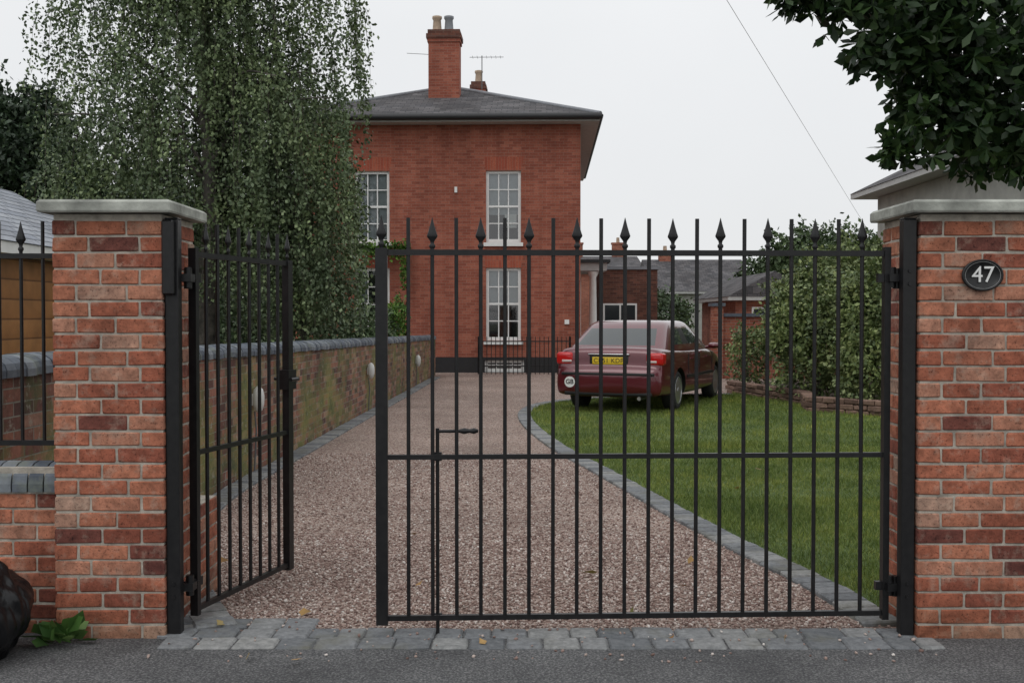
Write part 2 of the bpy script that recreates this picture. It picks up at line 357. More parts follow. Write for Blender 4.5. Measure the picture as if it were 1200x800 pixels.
def strip_blocks(b,curve,side,width=.2,step=.135,zt=.03):
    pts=catmull(curve); acc=0; prev=pts[0]; s=[0]
    for p in pts[1:]: s.append(s[-1]+(p-prev).length); prev=p
    tot=s[-1]; k=int(tot/step)
    def at(x):
        i=max(0,min(len(s)-2,next((j for j in range(len(s)-1) if s[j+1]>=x),len(s)-2)))
        f=(x-s[i])/(s[i+1]-s[i]); return pts[i].lerp(pts[i+1],f),(pts[i+1]-pts[i]).normalized()
    for i in range(k):
        p,d=at((i+.5)*step); nrm=Vector((d.y,-d.x,0))*side
        ang=math.atan2(d.y,d.x)
        T=Matrix.Translation(p+nrm*(width/2)+Vector((0,0,random.uniform(-.003,.003))))@Matrix.Rotation(ang+random.uniform(-.03,.03),4,'Z')
        b.cbox(-step/2+.004,step/2-.004,-width/2,width/2,-.04,zt,.008,0,T,jit=.002)
    return [p+Vector(((pts[min(i+1,len(pts)-1)]-pts[max(i-1,0)]).normalized().y,-(pts[min(i+1,len(pts)-1)]-pts[max(i-1,0)]).normalized().x,0))*side*width for i,p in enumerate(pts)]
b=MB(); outR=strip_blocks(b,CR,1); b.build('lawn_edging_setts',[M['sett']])
b=MB(); strip_blocks(b,CL,-1); strip_blocks(b,[(-1.53,5.27),(-1.74,5.8),(-2.12,6.8)],-1); b.build('drive_edging_setts',[M['sett']])
b=MB()
for r,(y0,y1) in enumerate([(4.91,5.065),(5.072,5.22)]):
    x=-1.60-.05*r
    while x<1.86:
        wd=random.choice([.13,.17,.2,.165]); b.cbox(x,min(x+wd-.007,1.95),y0,y1,-.05,.018+random.uniform(-.003,.003),.009,jit=.003); x+=wd
x=-1.6
while x<-1.0: b.cbox(x,x+.16,5.228,5.38,-.05,.02,.008,jit=.002); x+=.167
b.build('threshold_setts',[M['sett']])
BED=[(4.3,21.6),(4.95,18.6),(4.7,17.3),(5.5,16.4),(9,15.6)]
lawn_poly=[(p.x,p.y) for p in outR]+BED+[(9,5.7),(1.95,5.62)]
sheet('lawn',lawn_poly,.018,M['lawn'])
sheet('flower_bed_soil',BED+[(9,25),(5.6,25)],.03,M['soil'])
def inpoly(P,poly):
    x,y=P[:,0],P[:,1]; c=np.zeros(len(P),bool); n=len(poly)
    for i in range(n):
        x0,y0=poly[i];x1,y1=poly[(i+1)%n]
        m=((y0>y)!=(y1>y)); 
        with np.errstate(divide='ignore',invalid='ignore'): xi=(x1-x0)*(y-y0)/(y1-y0+1e-12)+x0
        c^= m&(x<xi)
    return c
def scatter(poly,x0,x1,y0,y1,dens):
    n=int((x1-x0)*(y1-y0)*dens); P=np.stack([rng.uniform(x0,x1,n),rng.uniform(y0,y1,n)],1); return P[inpoly(P,poly)]
gp=np.vstack([scatter(lawn_poly,0,4,5.6,9,7000),scatter(lawn_poly,0,5.2,9,13,3600),scatter(lawn_poly,0,6,13,21.6,1500)])
P=np.c_[gp,np.full(len(gp),.015)]; L=rng.uniform(.018,.045,len(P))*(1+.03*gp[:,1])*(1+.3*np.sin(gp[:,0]*2.3+np.cos(gp[:,1]*1.7))*np.sin(gp[:,1]*2.9)); Wd=.0035*(.5+.12*gp[:,1])
leaves('lawn_grass',P,rng.normal(size=P.shape)*.5+np.array([0,0,1]),L,Wd,M['grass'],TRI)
bmi=bmesh.new(); bmesh.ops.create_icosphere(bmi,subdivisions=1,radius=1); IV=np.array([v.co[:] for v in bmi.verts]); IF=np.array([[v.index for v in f.verts] for f in bmi.faces]); bmi.free()
gravpoly=[(-1.3,5.25),(-1.56,5.8),(-1.95,6.8),(-2.19,8.0),(-2.29,9.5),(-2.2,12.2)]+[(.45,12.2),(.80,10.35),(1.12,8.45),(1.38,7.06),(1.60,6.07),(1.70,5.25)]
sp_=np.vstack([scatter(gravpoly,-2.4,1.8,5.22,7.5,3300),scatter(gravpoly,-2.4,1.8,7.5,12,900)])
stray=np.stack([rng.uniform(-1.6,1.9,140),rng.uniform(4.72,5.3,140)],1); sp_=np.vstack([sp_,stray])
n=len(sp_); R=rng.uniform(.0045,.011,n)
A=rng.normal(size=(n,3,3)); Q,_=np.linalg.qr(A)
sc=rng.uniform(.55,1.15,(n,1,3)); jit=1+.18*rng.normal(size=(n,12,1))
V=(IV[None]*sc*jit)@Q*R[:,None,None]; V[:,:,2]*=.8; zz=np.full(n,.006); zz[-140:]=np.where(stray[:,1]>4.9,.02,.009); V+=np.c_[sp_,R*.4+zz][:,None,:]
F=(IF[None]+np.arange(n)[:,None,None]*12).reshape(-1,3)
fast_mesh('gravel_stones',V.reshape(-1,3),3,M['stone'],F=F)
fl=np.array([(-.15,5.0),(.75,5.05),(-1.15,4.78),(-1.0,5.45),(.4,6.3),(-.7,7.4),(.9,6.0),(1.5,5.9),(2.1,8.3),(1.9,9.4),(-.3,5.6),(1.25,5.02),(2.4,7.4),(.15,8.8),(-1.4,5.2),(2.4,10.5),(-.9,4.7),(.6,5.4),(-.5,6.1),(1.1,6.6),(-1.7,6.6)])
leaves('fallen_leaves',np.c_[fl,np.full(len(fl),.035)],rng.normal(size=(len(fl),3))*np.array([1,1,.15]),rng.uniform(.05,.10,len(fl)),rng.uniform(.035,.06,len(fl)),M['fallen'],OB)

# ------------------------------------------------------------------ brick gate pillars
def pillar(name,x0,y0,W=.51,H=1.975,capz=.058):
    e=empty(name,(x0,y0,0)); b=MB(); mo=MB()
    mo.box(.0065,W-.0065,.0065,W-.0065,-.02,H-.003); mo.build('mortar_core',[M['mortar']],e)
    nc=int(round(H/.075)); 
    for c in range(nc):
        z0=c*.075+ .001; z1=z0+.0645
        flip=c%2
        for s in range(4):
            runs=[(0,.215),(.226,W-.1135)] if (c//2+s)%2 else [(0,.1625),(.1735,W-.1135)]
            for (u0,u1) in runs:
                j=random.uniform(-.0015,.0015); d=.1025
                a0,a1=(u0,u1) if not flip else (W-u1,W-u0)
                T=Matrix.Translation((W/2,W/2,0))@Matrix.Rotation(s*math.pi/2,4,'Z')@Matrix.Translation((-W/2,-W/2,0))
                T=T@Matrix.Translation((0,j,random.uniform(-.0015,.0015)))
                b.cbox(a0,a1,0,d,z0,z1,.0045,0,T,jit=.0016)
    b.build('bricks',[M['pbrick']],e)
    cp=MB(); o=.05; h=H+.002
    vs=[]
    for (dx,z) in ((o-.004,h),(o,h+.008),(o,h+capz-.012),(o-.012,h+capz),(-W/2+.02,h+capz+.012)):
        for sx,sy in ((0,0),(1,0),(1,1),(0,1)):
            vs.append((( -dx if sx==0 else W+dx),(-dx if sy==0 else W+dx),z))
    fs=[(3,2,1,0)]
    for i in range(4):
        for k in range(4): fs.append((i*4+k,i*4+(k+1)%4,(i+1)*4+(k+1)%4,(i+1)*4+k))
    fs.append((16,17,18,19)); cp.add(vs,fs); cp.build('cap_stone',[M['stone_cap']],e)
    return e
pillar('brick_gate_pillar',-2.12,5.08)
PR=pillar('brick_gate_pillar',1.88,5.08)
t=D.curves.new('number','FONT'); t.body='47'; t.size=.105; t.align_x='CENTER'; t.align_y='CENTER'; t.extrude=.002
sg=empty('house_number_sign',(2.163,5.07,1.69))
b=MB(); pr=[(.07,0),(.095,0),(.097,-.004),(.095,-.010),(.087,-.012),(.085,-.008),(.001,-.008)]
vs=[];sgm=40
for r,y in pr:
    for k in range(sgm):
        a=2*math.pi*k/sgm; vs.append((r*math.cos(a),y,r*.76*math.sin(a)))
fs=[(i*sgm+k,i*sgm+(k+1)%sgm,(i+1)*sgm+(k+1)%sgm,(i+1)*sgm+k) for i in range(len(pr)-1) for k in range(sgm)]
b.add(vs,fs,0,True); b.build('plaque',[M['iron']],sg)
b=MB()
vs=[(r*math.cos(2*math.pi*k/sgm),-.0095,r*.76*math.sin(2*math.pi*k/sgm)) for r in (.0805,.0818) for k in range(sgm)]
b.add(vs,[(k,(k+1)%sgm,sgm+(k+1)%sgm,sgm+k) for k in range(sgm)]); b.build('rim_line',[M['soffit']],sg,fix=False)
def text_mesh(curve,name,mat,parent,loc,rot):
    o=D.objects.new('tmp',curve); col.objects.link(o); C.view_layer.update()
    me=D.meshes.new_from_object(o.evaluated_get(C.evaluated_depsgraph_get())); D.objects.remove(o)
    me.materials.clear(); me.materials.append(mat)
    q=D.objects.new(name,me); col.objects.link(q); q.parent=parent; q.location=loc; q.rotation_euler=rot; return q
text_mesh(t,'digits',M['white'],sg,(0,-.0105,-.0),(math.pi/2,0,0))

# ------------------------------------------------------------------ gates
ZB,ZM,ZT=.097,.848,1.797
FIN=[(.009,0),(.009,.012),(.014,.018),(.014,.028),(.008,.034),(.010,.046),(.023,.064),(.025,.07),(.019,.088),(.011,.115),(.001,.155)]
def gate(name,hinge,free,nb,wide_stile,lockside=True):
    h=Vector((*hinge,0)); f=Vector((*free,0)); d=f-h; L=d.length
    e=empty(name,h,math.atan2(d.y,d.x)); b=MB()
    b.box(0,.03,-.02,.02,ZB-.03,ZT+.03); b.box(L-.055,L,-.02,.02,ZB-.03,ZT+.02)
    for z,t in ((ZB,.012),(ZM,.011),(ZT,.013)): b.box(.03,L-.055,-.012,.012,z-t,z+t)
    sp=(L-.03-.028)/ (nb+1)
    for i in range(nb):
        x=.03+sp*(i+1)-.01; dx=random.uniform(-.002,.002)
        if i%2==0: b.tube([(x,0,ZB),(x,0,ZT+.018)],.0095,8); b.lathe(FIN,(x,0,ZT+.008+random.uniform(-.002,.002)),10,.55)
        else: b.tube([(x,0,ZB),(x+dx,0,ZT+.160)],.0095,8)
    b.lathe(FIN,(L-.028,0,ZT+.016),10,.55)
    b.build('gate_frame',[M['iron']],e)
    hb=MB()
    for z in (ZB+.13,ZT-.115):
        hb.box(-.07,.06,-.014,.014,z-.02,z+.02); hb.tube([(-.035,0,z-.05),(-.035,0,z+.045)],.02,12); hb.tube([(-.005,-.03,z),(-.005,.03,z)],.014,6)
    hb.build('hinges',[M['iron']],e)
    return e,L
e,L=gate('iron_gate_wide',(1.782,5.20),(-.632,5.10),20,True)
bb=MB()
bx=L-.285
bb.tube([(bx,-.022,.012),(bx,-.022,.98)],.009,8); bb.tube([(bx,-.022,.965),(bx-.19,-.03,.965)],.008,8); bb.tube([(bx-.10,-.03,.965),(bx-.125,-.03,.965),(bx-.15,-.03,.965),(bx-.17,-.03,.965),(bx-.19,-.03,.965)],[.008,.015,.009,.015,.007],10)
bb.box(bx-.02,bx+.02,-.03,-.0125,ZM-.02,ZM+.02); bb.box(bx-.02,bx+.02,-.03,-.0125,ZB-.015,ZB+.015)
bb.build('drop_bolt',[M['iron']],e)
e,L=gate('iron_gate_narrow',(-1.525,5.25),(-1.262,6.25),8,True)
bb=MB(); bb.box(L-.075,L+.02,-.03,.03,1.09,1.20); bb.tube([(L-.04,-.075,1.15),(L-.04,.075,1.15)],.011,8); bb.tube([(L-.04,-.07,1.15),(L-.13,-.07,1.15)],.009,8)
bb.lathe([(.012,0),(.022,.01),(.022,.03),(.01,.04)],(L+.02,0,1.145),10,1,0,'X'); bb.build('latch',[M['iron']],e)
for nm,xa in (('gate_post',-1.608),('gate_post',1.812)):
    e=empty(nm,(xa,5.10,0)); b=MB(); b.cbox(0,.062,0,.062,0,1.95,.004); b.cbox(-.0,.062,-.0,.062,1.951,1.957,.002)
    if xa<0: b.cbox(-.005,.05,-.035,-.001,1.60,1.945,.008)
    b.build('post',[M['iron']],e)
    b=MB(); s=1 if xa<0 else -1; cx=.031+s*.031
    for z in (ZB+.13,ZT-.115):
        b.box(min(cx,cx+s*.045),max(cx,cx+s*.045),.05,.12,z-.018,z+.018); b.tube([(cx+s*.02,.09,z-.045),(cx+s*.02,.09,z+.05)],.017,10)
        for zz in (z-.03,z+.03): b.tube([(.031,-.006,zz),(.031,.0,zz)],.010,6)
    b.build('hinge_brackets',[M['iron']],e)

# ------------------------------------------------------------------ front low walls + railings
def low_wall(name,x0,x1):
    e=empty(name,(x0,5.17,0)); W=x1-x0; b=MB(); mo=MB(); mo.box(0,W,.0065,.209,-.02,.665); mo.build('mortar_core',[M['mortar']],e)
    for c in range(9):
        x=0 if c%2 else -.1125
        while x<W:
            a=max(0,x); z=min(W,x+.215)
            if z-a>.03:
                b.cbox(a,z,random.uniform(-.0015,.0015),.1025,c*.075+.001,c*.075+.0655,.0045,jit=.0015); b.cbox(a,z,.12,.216,c*.075+.002,c*.075+.067,.004)
            x+=.225
    b.build('bricks',[M['pbrick']],e)
    cp=MB(); x=0
    while x<W-.03:
        vs=[];seg=8
        for xx in (x+.004,x+.071):
            vs.append((xx,-.02,.677)); 
            for k in range(seg+1):
                a=math.pi-math.pi*k/seg; vs.append((xx,.108+.128*math.cos(a),.715+.095*math.sin(a)))
            vs.append((xx,.236,.677))
        m=seg+3; cp.add(vs,[list(range(m))[::-1],list(range(m,2*m))]+[(k,(k+1)%m,m+(k+1)%m,m+k) for k in range(m)]); x+=.075
    cp.build('blue_coping',[M['coping']],e)
    m2=MB(); m2.box(0,W,.0,.2,.666,.79); m2.build('coping_mortar',[M['mortar']],e); return e
def railing(name,x0,x1,y):
    e=empty(name,(x0,y,0)); W=x1-x0; b=MB()
    for z in (.895,1.79): b.box(0,W,-.012,.012,z-.012,z+.012)
    k=0;x=W-.012
    while x>0:
        if k%2==0: b.tube([(x,0,.81 if k%8==0 else .895),(x,0,1.80)],.0085,8); b.lathe(FIN,(x,0,1.80),10,.55)
        else: b.tube([(x,0,.895),(x,0,1.955)],.0085,8)
        k+=1;x-=.105
    b.build('bars',[M['iron']],e)
low_wall('front_brick_wall',-4.6,-2.125); railing('iron_railing',-4.6,-2.13,5.28)
low_wall('front_brick_wall',2.395,5); railing('iron_railing',2.4,5,5.28)
b=MB()
for c in range(7):
    for k in range(2):
        b.cbox(-1.83,-1.62,5.595+k*.225+.01,5.595+k*.225+.215,c*.075+.003,c*.075+.067,.004)
b.box(-1.825,-1.626,5.6,6.03,0,.52,1); b.build('low_wing_wall',[M['pbrick'],M['mortar']])

# ------------------------------------------------------------------ boundary wall
ang=math.atan2(.03,1); e=empty('boundary_brick_wall',(-2.63,5.32,0),-ang); Lw=22.7
b=MB(); z0,z1=1.20,.93
b.add([(-.22,0,-.05),(0,0,-.05),(0,Lw,-.05),(-.22,Lw,-.05),(-.22,0,z0),(0,0,z0),(0,Lw,z1),(-.22,Lw,z1)],[(0,3,2,1),(4,5,6,7),(0,1,5,4),(1,2,6,5),(2,3,7,6),(3,0,4,7)])
b.build('brickwork',[M['wall_brick']],e)
cp=MB(); y=0
while y<Lw-.1:
    zz=z0+(z1-z0)*y/Lw+random.uniform(-.006,.006); vs=[];seg=7; ox=random.uniform(-.006,.006)
    for yy in (y+.003,y+.105):
        vs.append((-.245+ox,yy,zz-.01))
        for k in range(seg+1):
            a=math.pi-math.pi*k/seg; vs.append((-.11+.135*math.cos(a)+ox,yy,zz+.03+.075*math.sin(a)))
        vs.append((.025+ox,yy,zz-.01))
    m=seg+3; cp.add(vs,[list(range(m))[::-1],list(range(m,2*m))]+[(k,(k+1)%m,m+(k+1)%m,m+k) for k in range(m)]); y+=.11
cp.build('blue_coping',[M['coping']],e)
for yw,zc in ((5.13,.72),(11.9,.66),(18.3,.56)):
    le=empty('wall_light'); le.location=(-2.63+.03*yw+.01,5.32+yw,.0)
    b=MB()
    b.lathe([(.005,-.13),(.038,-.11),(.056,-.05),(.058,.03),(.044,.09),(.01,.12)],(.055,0,zc),14); b.box(.0,.05,-.03,.03,zc-.06,zc+.05)
    b.build('lamp_housing',[M['plastic_white']],le)
    b=MB(); b.tube([(.02,.0,zc-.12),(.03,.02,zc-.3),(.015,.0,.03)],.008,6); b.build('lamp_cable',[M['cable']],le)

# ------------------------------------------------------------------ main house
HE=empty('brick_house',(1.82,29.3,0),math.radians(-1.8))
HW=7.66; HD=11.5; HZ=6.62
ops=[]
for cx in (-5.56,-2.05):
    ops.append((cx-.465,cx+.465,3.47,5.38)); ops.append((cx-.465,cx+.465,.86,2.80))
ops.append((-2.55,-1.5,.02,.34))
xs=sorted({-HW,0.,*[o[0] for o in ops],*[o[1] for o in ops]}); zs=sorted({0.,.42,HZ,*[o[2] for o in ops],*[o[3] for o in ops]})
b=MB()
for i in range(len(xs)-1):
    for j in range(len(zs)-1):
        xa,xb,za,zb=xs[i],xs[i+1],zs[j],zs[j+1]; cx,cz=(xa+xb)/2,(za+zb)/2
        if any(o[0]<cx<o[1] and o[2]<cz<o[3] for o in ops): continue
        b.box(xa,xb,0,.3,za,zb,1 if zb<=.421 else 0)
b.box(-.3,0,.3,HD,0,HZ); b.box(-HW,-HW+.3,.3,HD,0,HZ); b.box(-HW,0,HD,HD+.3,0,HZ)
b.build('walls',[M['house_brick'],M['gutter']],HE,fix=False)
b=MB(); b.box(-HW+.31,-.31,1.2,1.3,.0,HZ-.1); b.box(-HW+.31,-.31,.31,1.2,3.0,3.15); b.build('interior',[M['interior']],HE)
def window(b,x0,x1,z0,z1,y=.1,cols=3,rows=4,sill=True):
    f=.075
    b.box(x0,x0+f,y-.03,y+.06,z0,z1); b.box(x1-f,x1,y-.03,y+.06,z0,z1); b.box(x0+f,x1-f,y-.03,y+.06,z0,z0+f+.02); b.box(x0+f,x1-f,y-.03,y+.06,z1-f,z1)
    zm=(z0+z1)/2+.01; b.box(x0+f,x1-f,y-.02,y+.05,zm-.028,zm+.028)
    for i in range(1,cols):
        x=x0+f+(x1-x0-2*f)*i/cols; b.box(x-.015,x+.015,y-.008,y+.03,z0+f+.02,zm-.028); b.box(x-.015,x+.015,y-.008,y+.03,zm+.028,z1-f)
    for h0,h1 in ((z0+f+.02,zm-.028),(zm+.028,z1-f)):
        for r in range(1,rows//2):
            z=h0+(h1-h0)*r/(rows//2); b.box(x0+f,x1-f,y-.006,y+.028,z-.014,z+.014)
    b.add([(x0+f,y+.012,z0+f),(x1-f,y+.012,z0+f),(x1-f,y+.012,z1-f),(x0+f,y+.012,z1-f)],[(0,1,2,3)],1)
    if sill: b.box(x0-.06,x1+.06,-.07,.07,z0-.10,z0-.002)
b=MB()
for o in ops[:4]: window(b,*o)
window(b,*ops[4],cols=4,rows=0,sill=False)
b.build('sash_windows',[M['white'],M['glass']],HE,fix=False)
b=MB()
for (x0,x1,z0,z1) in (ops[0],ops[2]):
    b.box(x0+.04,x1-.04,.2,.21,z0+.12 if x0<-5 else z0+.75,z1-.03)
b.box(ops[1][0]+.05,ops[1][0]+.3,.22,.23,ops[1][2],ops[1][3]); b.box(ops[3][0]+.05,ops[3][1]-.05,.2,.21,ops[3][2]+.95,ops[3][3])
b.build('blinds',[M['blind']],HE)
b=MB(); b.box(-2.02,-1.7,.16,.165,3.62+.25,3.62+.62); b.build('window_notice',[M['white']],HE)
b=MB()
for o in (ops[0],ops[2],ops[1],ops[3]):
    hh=.36 if o[3]>5 else .33
    b.add([(o[0],-.003,o[3]),(o[1],-.003,o[3]),(o[1]+.07,-.003,o[3]+hh),(o[0]-.07,-.003,o[3]+hh)],[(0,1,2,3)])
b.build('brick_arches',[M['arch_brick']],HE,fix=False)
ov=.5; X0,X1,Y0,Y1=-HW-ov,ov,-ov,HD+.3+ov; zr=HZ+.16; hw=(X1-X0)/2; zp=8.38; cx=(X0+X1)/2
b=MB(); b.add([(X0,Y0,zr),(X1,Y0,zr),(X1,Y1,zr),(X0,Y1,zr),(cx,Y0+hw,zp),(cx,Y1-hw,zp)],[(0,1,4),(1,2,5,4),(2,3,5),(3,0,4,5)]); b.build('slate_roof',[M['slate']],HE)
b=MB(); b.box(X0+.03,X1-.03,Y0+.03,Y1-.03,HZ-.02,HZ+.02); b.box(X0+.01,X1-.01,Y0+.01,Y0+.05,HZ+.021,zr-.003);b.box(X1-.05,X1-.01,Y0+.05,Y1-.05,HZ+.021,zr-.003); b.build('soffit',[M['soffit']],HE)
b=MB(); b.tube([(X0-.04,Y0-.03,zr-.06),(X1+.04,Y0-.03,zr-.06)],.09,8); b.tube([(X1+.03,Y0,zr-.05),(X1+.03,Y1,zr-.05)],.05,8)
b.build('gutters',[M['gutter']],HE)
b=MB()
for a,c in (((X0,Y0,zr),(cx,Y0+hw,zp)),((X1,Y0,zr),(cx,Y0+hw,zp)),((cx,Y0+hw,zp),(cx,Y1-hw,zp))): b.tube([Vector(a)+Vector((0,0,.01)),Vector(c)+Vector((0,0,.01))],.06,6)
b.build('ridge_tiles',[M['lead']],HE)
def chimney(x,y,w,d,zb,zt,pots,nm,ps=1):
    b=MB(); b.box(x-w/2,x+w/2,y,y+d,zb,zt-.35); b.box(x-w/2-.03,x+w/2+.03,y-.03,y+d+.03,zt-.349,zt-.25); b.box(x-w/2-.06,x+w/2+.06,y-.06,y+d+.06,zt-.249,zt-.12,1); b.box(x-w/2-.02,x+w/2+.02,y-.02,y+d+.02,zt-.119,zt,1)
    b.build(nm,[M['house_brick'],M['dark_brick']],HE)
    b=MB(); b.box(x-w/2-.08,x+w/2+.08,y-.2,y+.3,zb+.2,zb+.42)
    b.build(nm+'_flashing',[M['lead']],HE)
    b=MB()
    for i,px in enumerate(pots): b.lathe([(.15*ps,0),(.13*ps,.1*ps),(.11*ps,.35*ps),(.14*ps,.4*ps),(.14*ps,.46*ps),(.11*ps,.47*ps)],(x+px,y+d/2,zt-.02),12,1,i%2)
    b.build(nm+'_pots',[M['terracotta'],M['lead']],HE)
chimney(-3.82,2.0,.88,.62,7.1,9.64,(-.22,.12),'chimney_stack')
chimney(-3.25,8.5,.45,.8,7.2,9.55,(0,),'rear_chimney_stack')
b=MB(); b.tube([(-3.0,6.5,8.2),(-3.0,6.5,9.95)],.015,6); b.tube([(-3.4,6.5,9.9),(-2.3,6.5,9.9)],.009,5)
for k in range(7): x=-3.3+k*.15; b.tube([(x,6.3,9.9),(x,6.7,9.9)],.006,4)
b.tube([(-4.2,2.3,9.0),(-4.9,2.2,9.02)],.008,4)
b.build('tv_aerial',[M['cable']],HE)
b=MB(); b.box(-.42,-.30,-.06,0,1.3,1.42); b.box(-3.35,-3.28,-.04,0,4.8,4.95); b.build('wall_fittings',[M['white']],HE)
e=empty('lightwell_railing',(1.82-2.7,28.55,0)); b=MB()
W=2.4
for z in (.22,.86): b.box(0,W,-.015,.015,z-.015,z+.015)
for k in range(22): b.tube([(k*W/21,0,0),(k*W/21,0,.98)],.010,5)
for k in range(7):
    for xx in (0,W): b.tube([(xx,k*.11,0),(xx,k*.11,.98)],.010,5)
b.build('bars',[M['iron']],e)
e=empty('side_portico',(1.95,35.0,0)); b=MB()
b.box(.2,1.05,-.2,2.5,2.95,3.2); b.box(.1,1.15,-.3,2.6,3.201,3.30,1)
b.build('entablature',[M['soffit'],M['gutter']],e)
b=MB(); b.lathe([(.18,0),(.18,.1),(.13,.14),(.125,1.3),(.105,2.75),(.15,2.82),(.17,2.93)],(.62,0,0),16); b.box(.15,.28,.6,2.4,0,2.94)
b.build('columns',[M['white']],e)

# ------------------------------------------------------------------ other buildings
m,nt,bs=new_mat('dark_glass'); bs.inputs['Base Color'].default_value=(.03,.035,.04,1); bs.inputs['Roughness'].default_value=.08; M['darkglass']=m
def simple(name,x0,x1,y0,y1,ez,rz,wall,roof,ov=.3,hip=True,axis='Y',wins=(),fascia='soffit',chim=()):
    e=empty(name,(x0,y0,0)); W=x1-x0; Dp=y1-y0; b=MB(); b.box(0,W,0,Dp,0,ez-.01); b.build('walls',[wall],e)
    a0,a1,c0,c1=-ov,W+ov,-ov,Dp+ov; z=ez+.12; b=MB()
    if axis=='Y': h=(a1-a0)/2; k=h if hip else 0; r0=((a0+a1)/2,c0+k,rz); r1=((a0+a1)/2,c1-k,rz); fs=[(0,1,4),(1,2,5,4),(2,3,5),(3,0,4,5)]
    else: h=(c1-c0)/2; k=h if hip else 0; r0=(a0+k,(c0+c1)/2,rz); r1=(a1-k,(c0+c1)/2,rz); fs=[(0,1,5,4),(1,2,5),(2,3,4,5),(3,0,4)]
    b.add([(a0,c0,z),(a1,c0,z),(a1,c1,z),(a0,c1,z),r0,r1],fs); b.build('roof',[roof],e)
    b=MB(); b.box(a0+.02,a1-.02,c0+.02,c1-.02,ez,z-.003); b.build('fascia',[M[fascia]],e)
    if chim:
        b=MB()
        for (cx,cy,cw,zt) in chim:
            b.box(cx-cw/2,cx+cw/2,cy-.25,cy+.25,ez,zt); b.box(cx-cw/2-.05,cx+cw/2+.05,cy-.3,cy+.3,zt+.001,zt+.12); b.lathe([(.12,0),(.1,.35)],(cx,cy,zt+.12),8,1,1)
        b.build('chimney',[M['garden_brick'],M['terracotta']],e)
    if wins:
        b=MB()
        for (f,u0,u1,za,zb) in wins:
            b.box(u0,u1,-.03,-.001,za,zb,0); b.box(u0+.06,u1-.06,-.034,-.031,za+.06,zb-.06,1); b.box((u0+u1)/2-.025,(u0+u1)/2+.025,-.04,-.035,za+.06,zb-.06,0)
        b.build('windows',[M['white'],M['darkglass']],e)
    return e
simple('timber_cabin',-8.2,-5.25,8.0,14.6,2.13,3.18,M['logs'],M['shingle'],ov=.28,hip=False,axis='Y',fascia='white')
simple('rendered_house',8.45,16,15.5,25.5,4.25,6.6,M['cream'],M['slate'],ov=.5)
e=empty('brick_outbuilding',(3.0,37.5,0)); b=MB(); b.box(0,1.95,0,4,0,3.1); b.build('walls',[M['dark_brick']],e)
b=MB(); b.box(-.08,2.03,-.08,4.1,3.101,3.2); b.build('parapet_coping',[M['lead']],e)
b=MB(); b.box(.1,1.25,-.04,-.001,1.1,1.95,0); b.box(.16,.65,-.045,-.041,1.16,1.89,1); b.box(.71,1.19,-.045,-.041,1.16,1.89,1); b.build('window',[M['white'],M['darkglass']],e)
simple('slate_roofed_house',7.6,12.6,58,66,2.7,4.7,M['cream'],M['slate'],hip=False,axis='X',wins=(('F',.6,1.8,1.0,2.1),('F',2.6,3.8,1.0,2.1)),chim=((1.0,4,.7,5.0),))
simple('brick_terrace_house',3.2,8.2,70,80,4.3,5.6,M['garden_brick'],M['slate'],hip=False,axis='X',chim=((1.2,5,.8,6.4),(4,5,.8,6.4)))
simple('brick_garage',6.9,9.2,34,40,2.0,2.9,M['garden_brick'],M['slate'],hip=False,axis='Y',wins=(('F',.5,1.6,.3,1.8),))
simple('rendered_bungalow',16.5,26,50,60,3.6,6.2,M['cream'],M['slate'])
b=MB(); b.box(5.1,9.5,26.6,26.85,0,1.5); b.box(5.05,9.5,26.55,26.9,1.501,1.58,1); b.build('garden_brick_wall',[M['garden_brick'],M['coping']])
b=MB(); b.box(4.85,5.09,26.5,26.9,0,1.75); b.box(4.8,5.13,26.45,26.95,1.751,1.83,1); b.build('garden_wall_pier',[M['garden_brick'],M['coping']])
b=MB()
for i in range(len(BED)-1):
    p=Vector((*BED[i],0)); q=Vector((*BED[i+1],0)); d=q-p; Ls=d.length; a=math.atan2(d.y,d.x)
    for c in range(3):
        x=-.1*(c%2)
        while x<Ls:
            wd=random.uniform(.16,.3); T=Matrix.Translation(p)@Matrix.Rotation(a,4,'Z'); b.cbox(x,min(x+wd-.01,Ls+.05),-.08+random.uniform(-.01,.01),.1,c*.085,c*.085+.078,.012,0,T,jit=.006); x+=wd
b.build('raised_bed_edging',[M['stonewall']])

# ------------------------------------------------------------------ car
def paint():
    m,nt,b=new_mat('maroon_paint'); b.inputs['Base Color'].default_value=(.105,.006,.014,1); b.inputs['Metallic'].default_value=.25; b.inputs['Roughness'].default_value=.32
    b.inputs['Coat Weight'].default_value=1; b.inputs['Coat Roughness'].default_value=.04; return m
M['paint']=paint()
m,nt,bs=new_mat('tail_lamp'); bs.inputs['Base Color'].default_value=(.50,.012,.012,1); bs.inputs['Roughness'].default_value=.1; M['tail']=m
m,nt,bs=new_mat('clear_lamp'); bs.inputs['Base Color'].default_value=(.6,.5,.48,1); bs.inputs['Roughness'].default_value=.1; M['clear']=m
M['rubber']=plain('tyre_rubber',(.02,.02,.021),.8); 
m,nt,bs=new_mat('alloy'); bs.inputs['Base Color'].default_value=(.55,.56,.58,1); bs.inputs['Metallic'].default_value=.9; bs.inputs['Roughness'].default_value=.3; M['alloy']=m
M['plate']=plain('yellow_plate',(.72,.50,.03),.4,var=.03); M['black']=plain('black_trim',(.012,.012,.013),.5)
m,nt,bs=new_mat('car_glass'); bs.inputs['Base Color'].default_value=(.03,.038,.04,1); bs.inputs['Roughness'].default_value=.04; bs.inputs['Specular IOR Level'].default_value=.9; M['cglass']=m
CE=empty('parked_car',(1.84,17.75,.018),math.radians(-22.5))
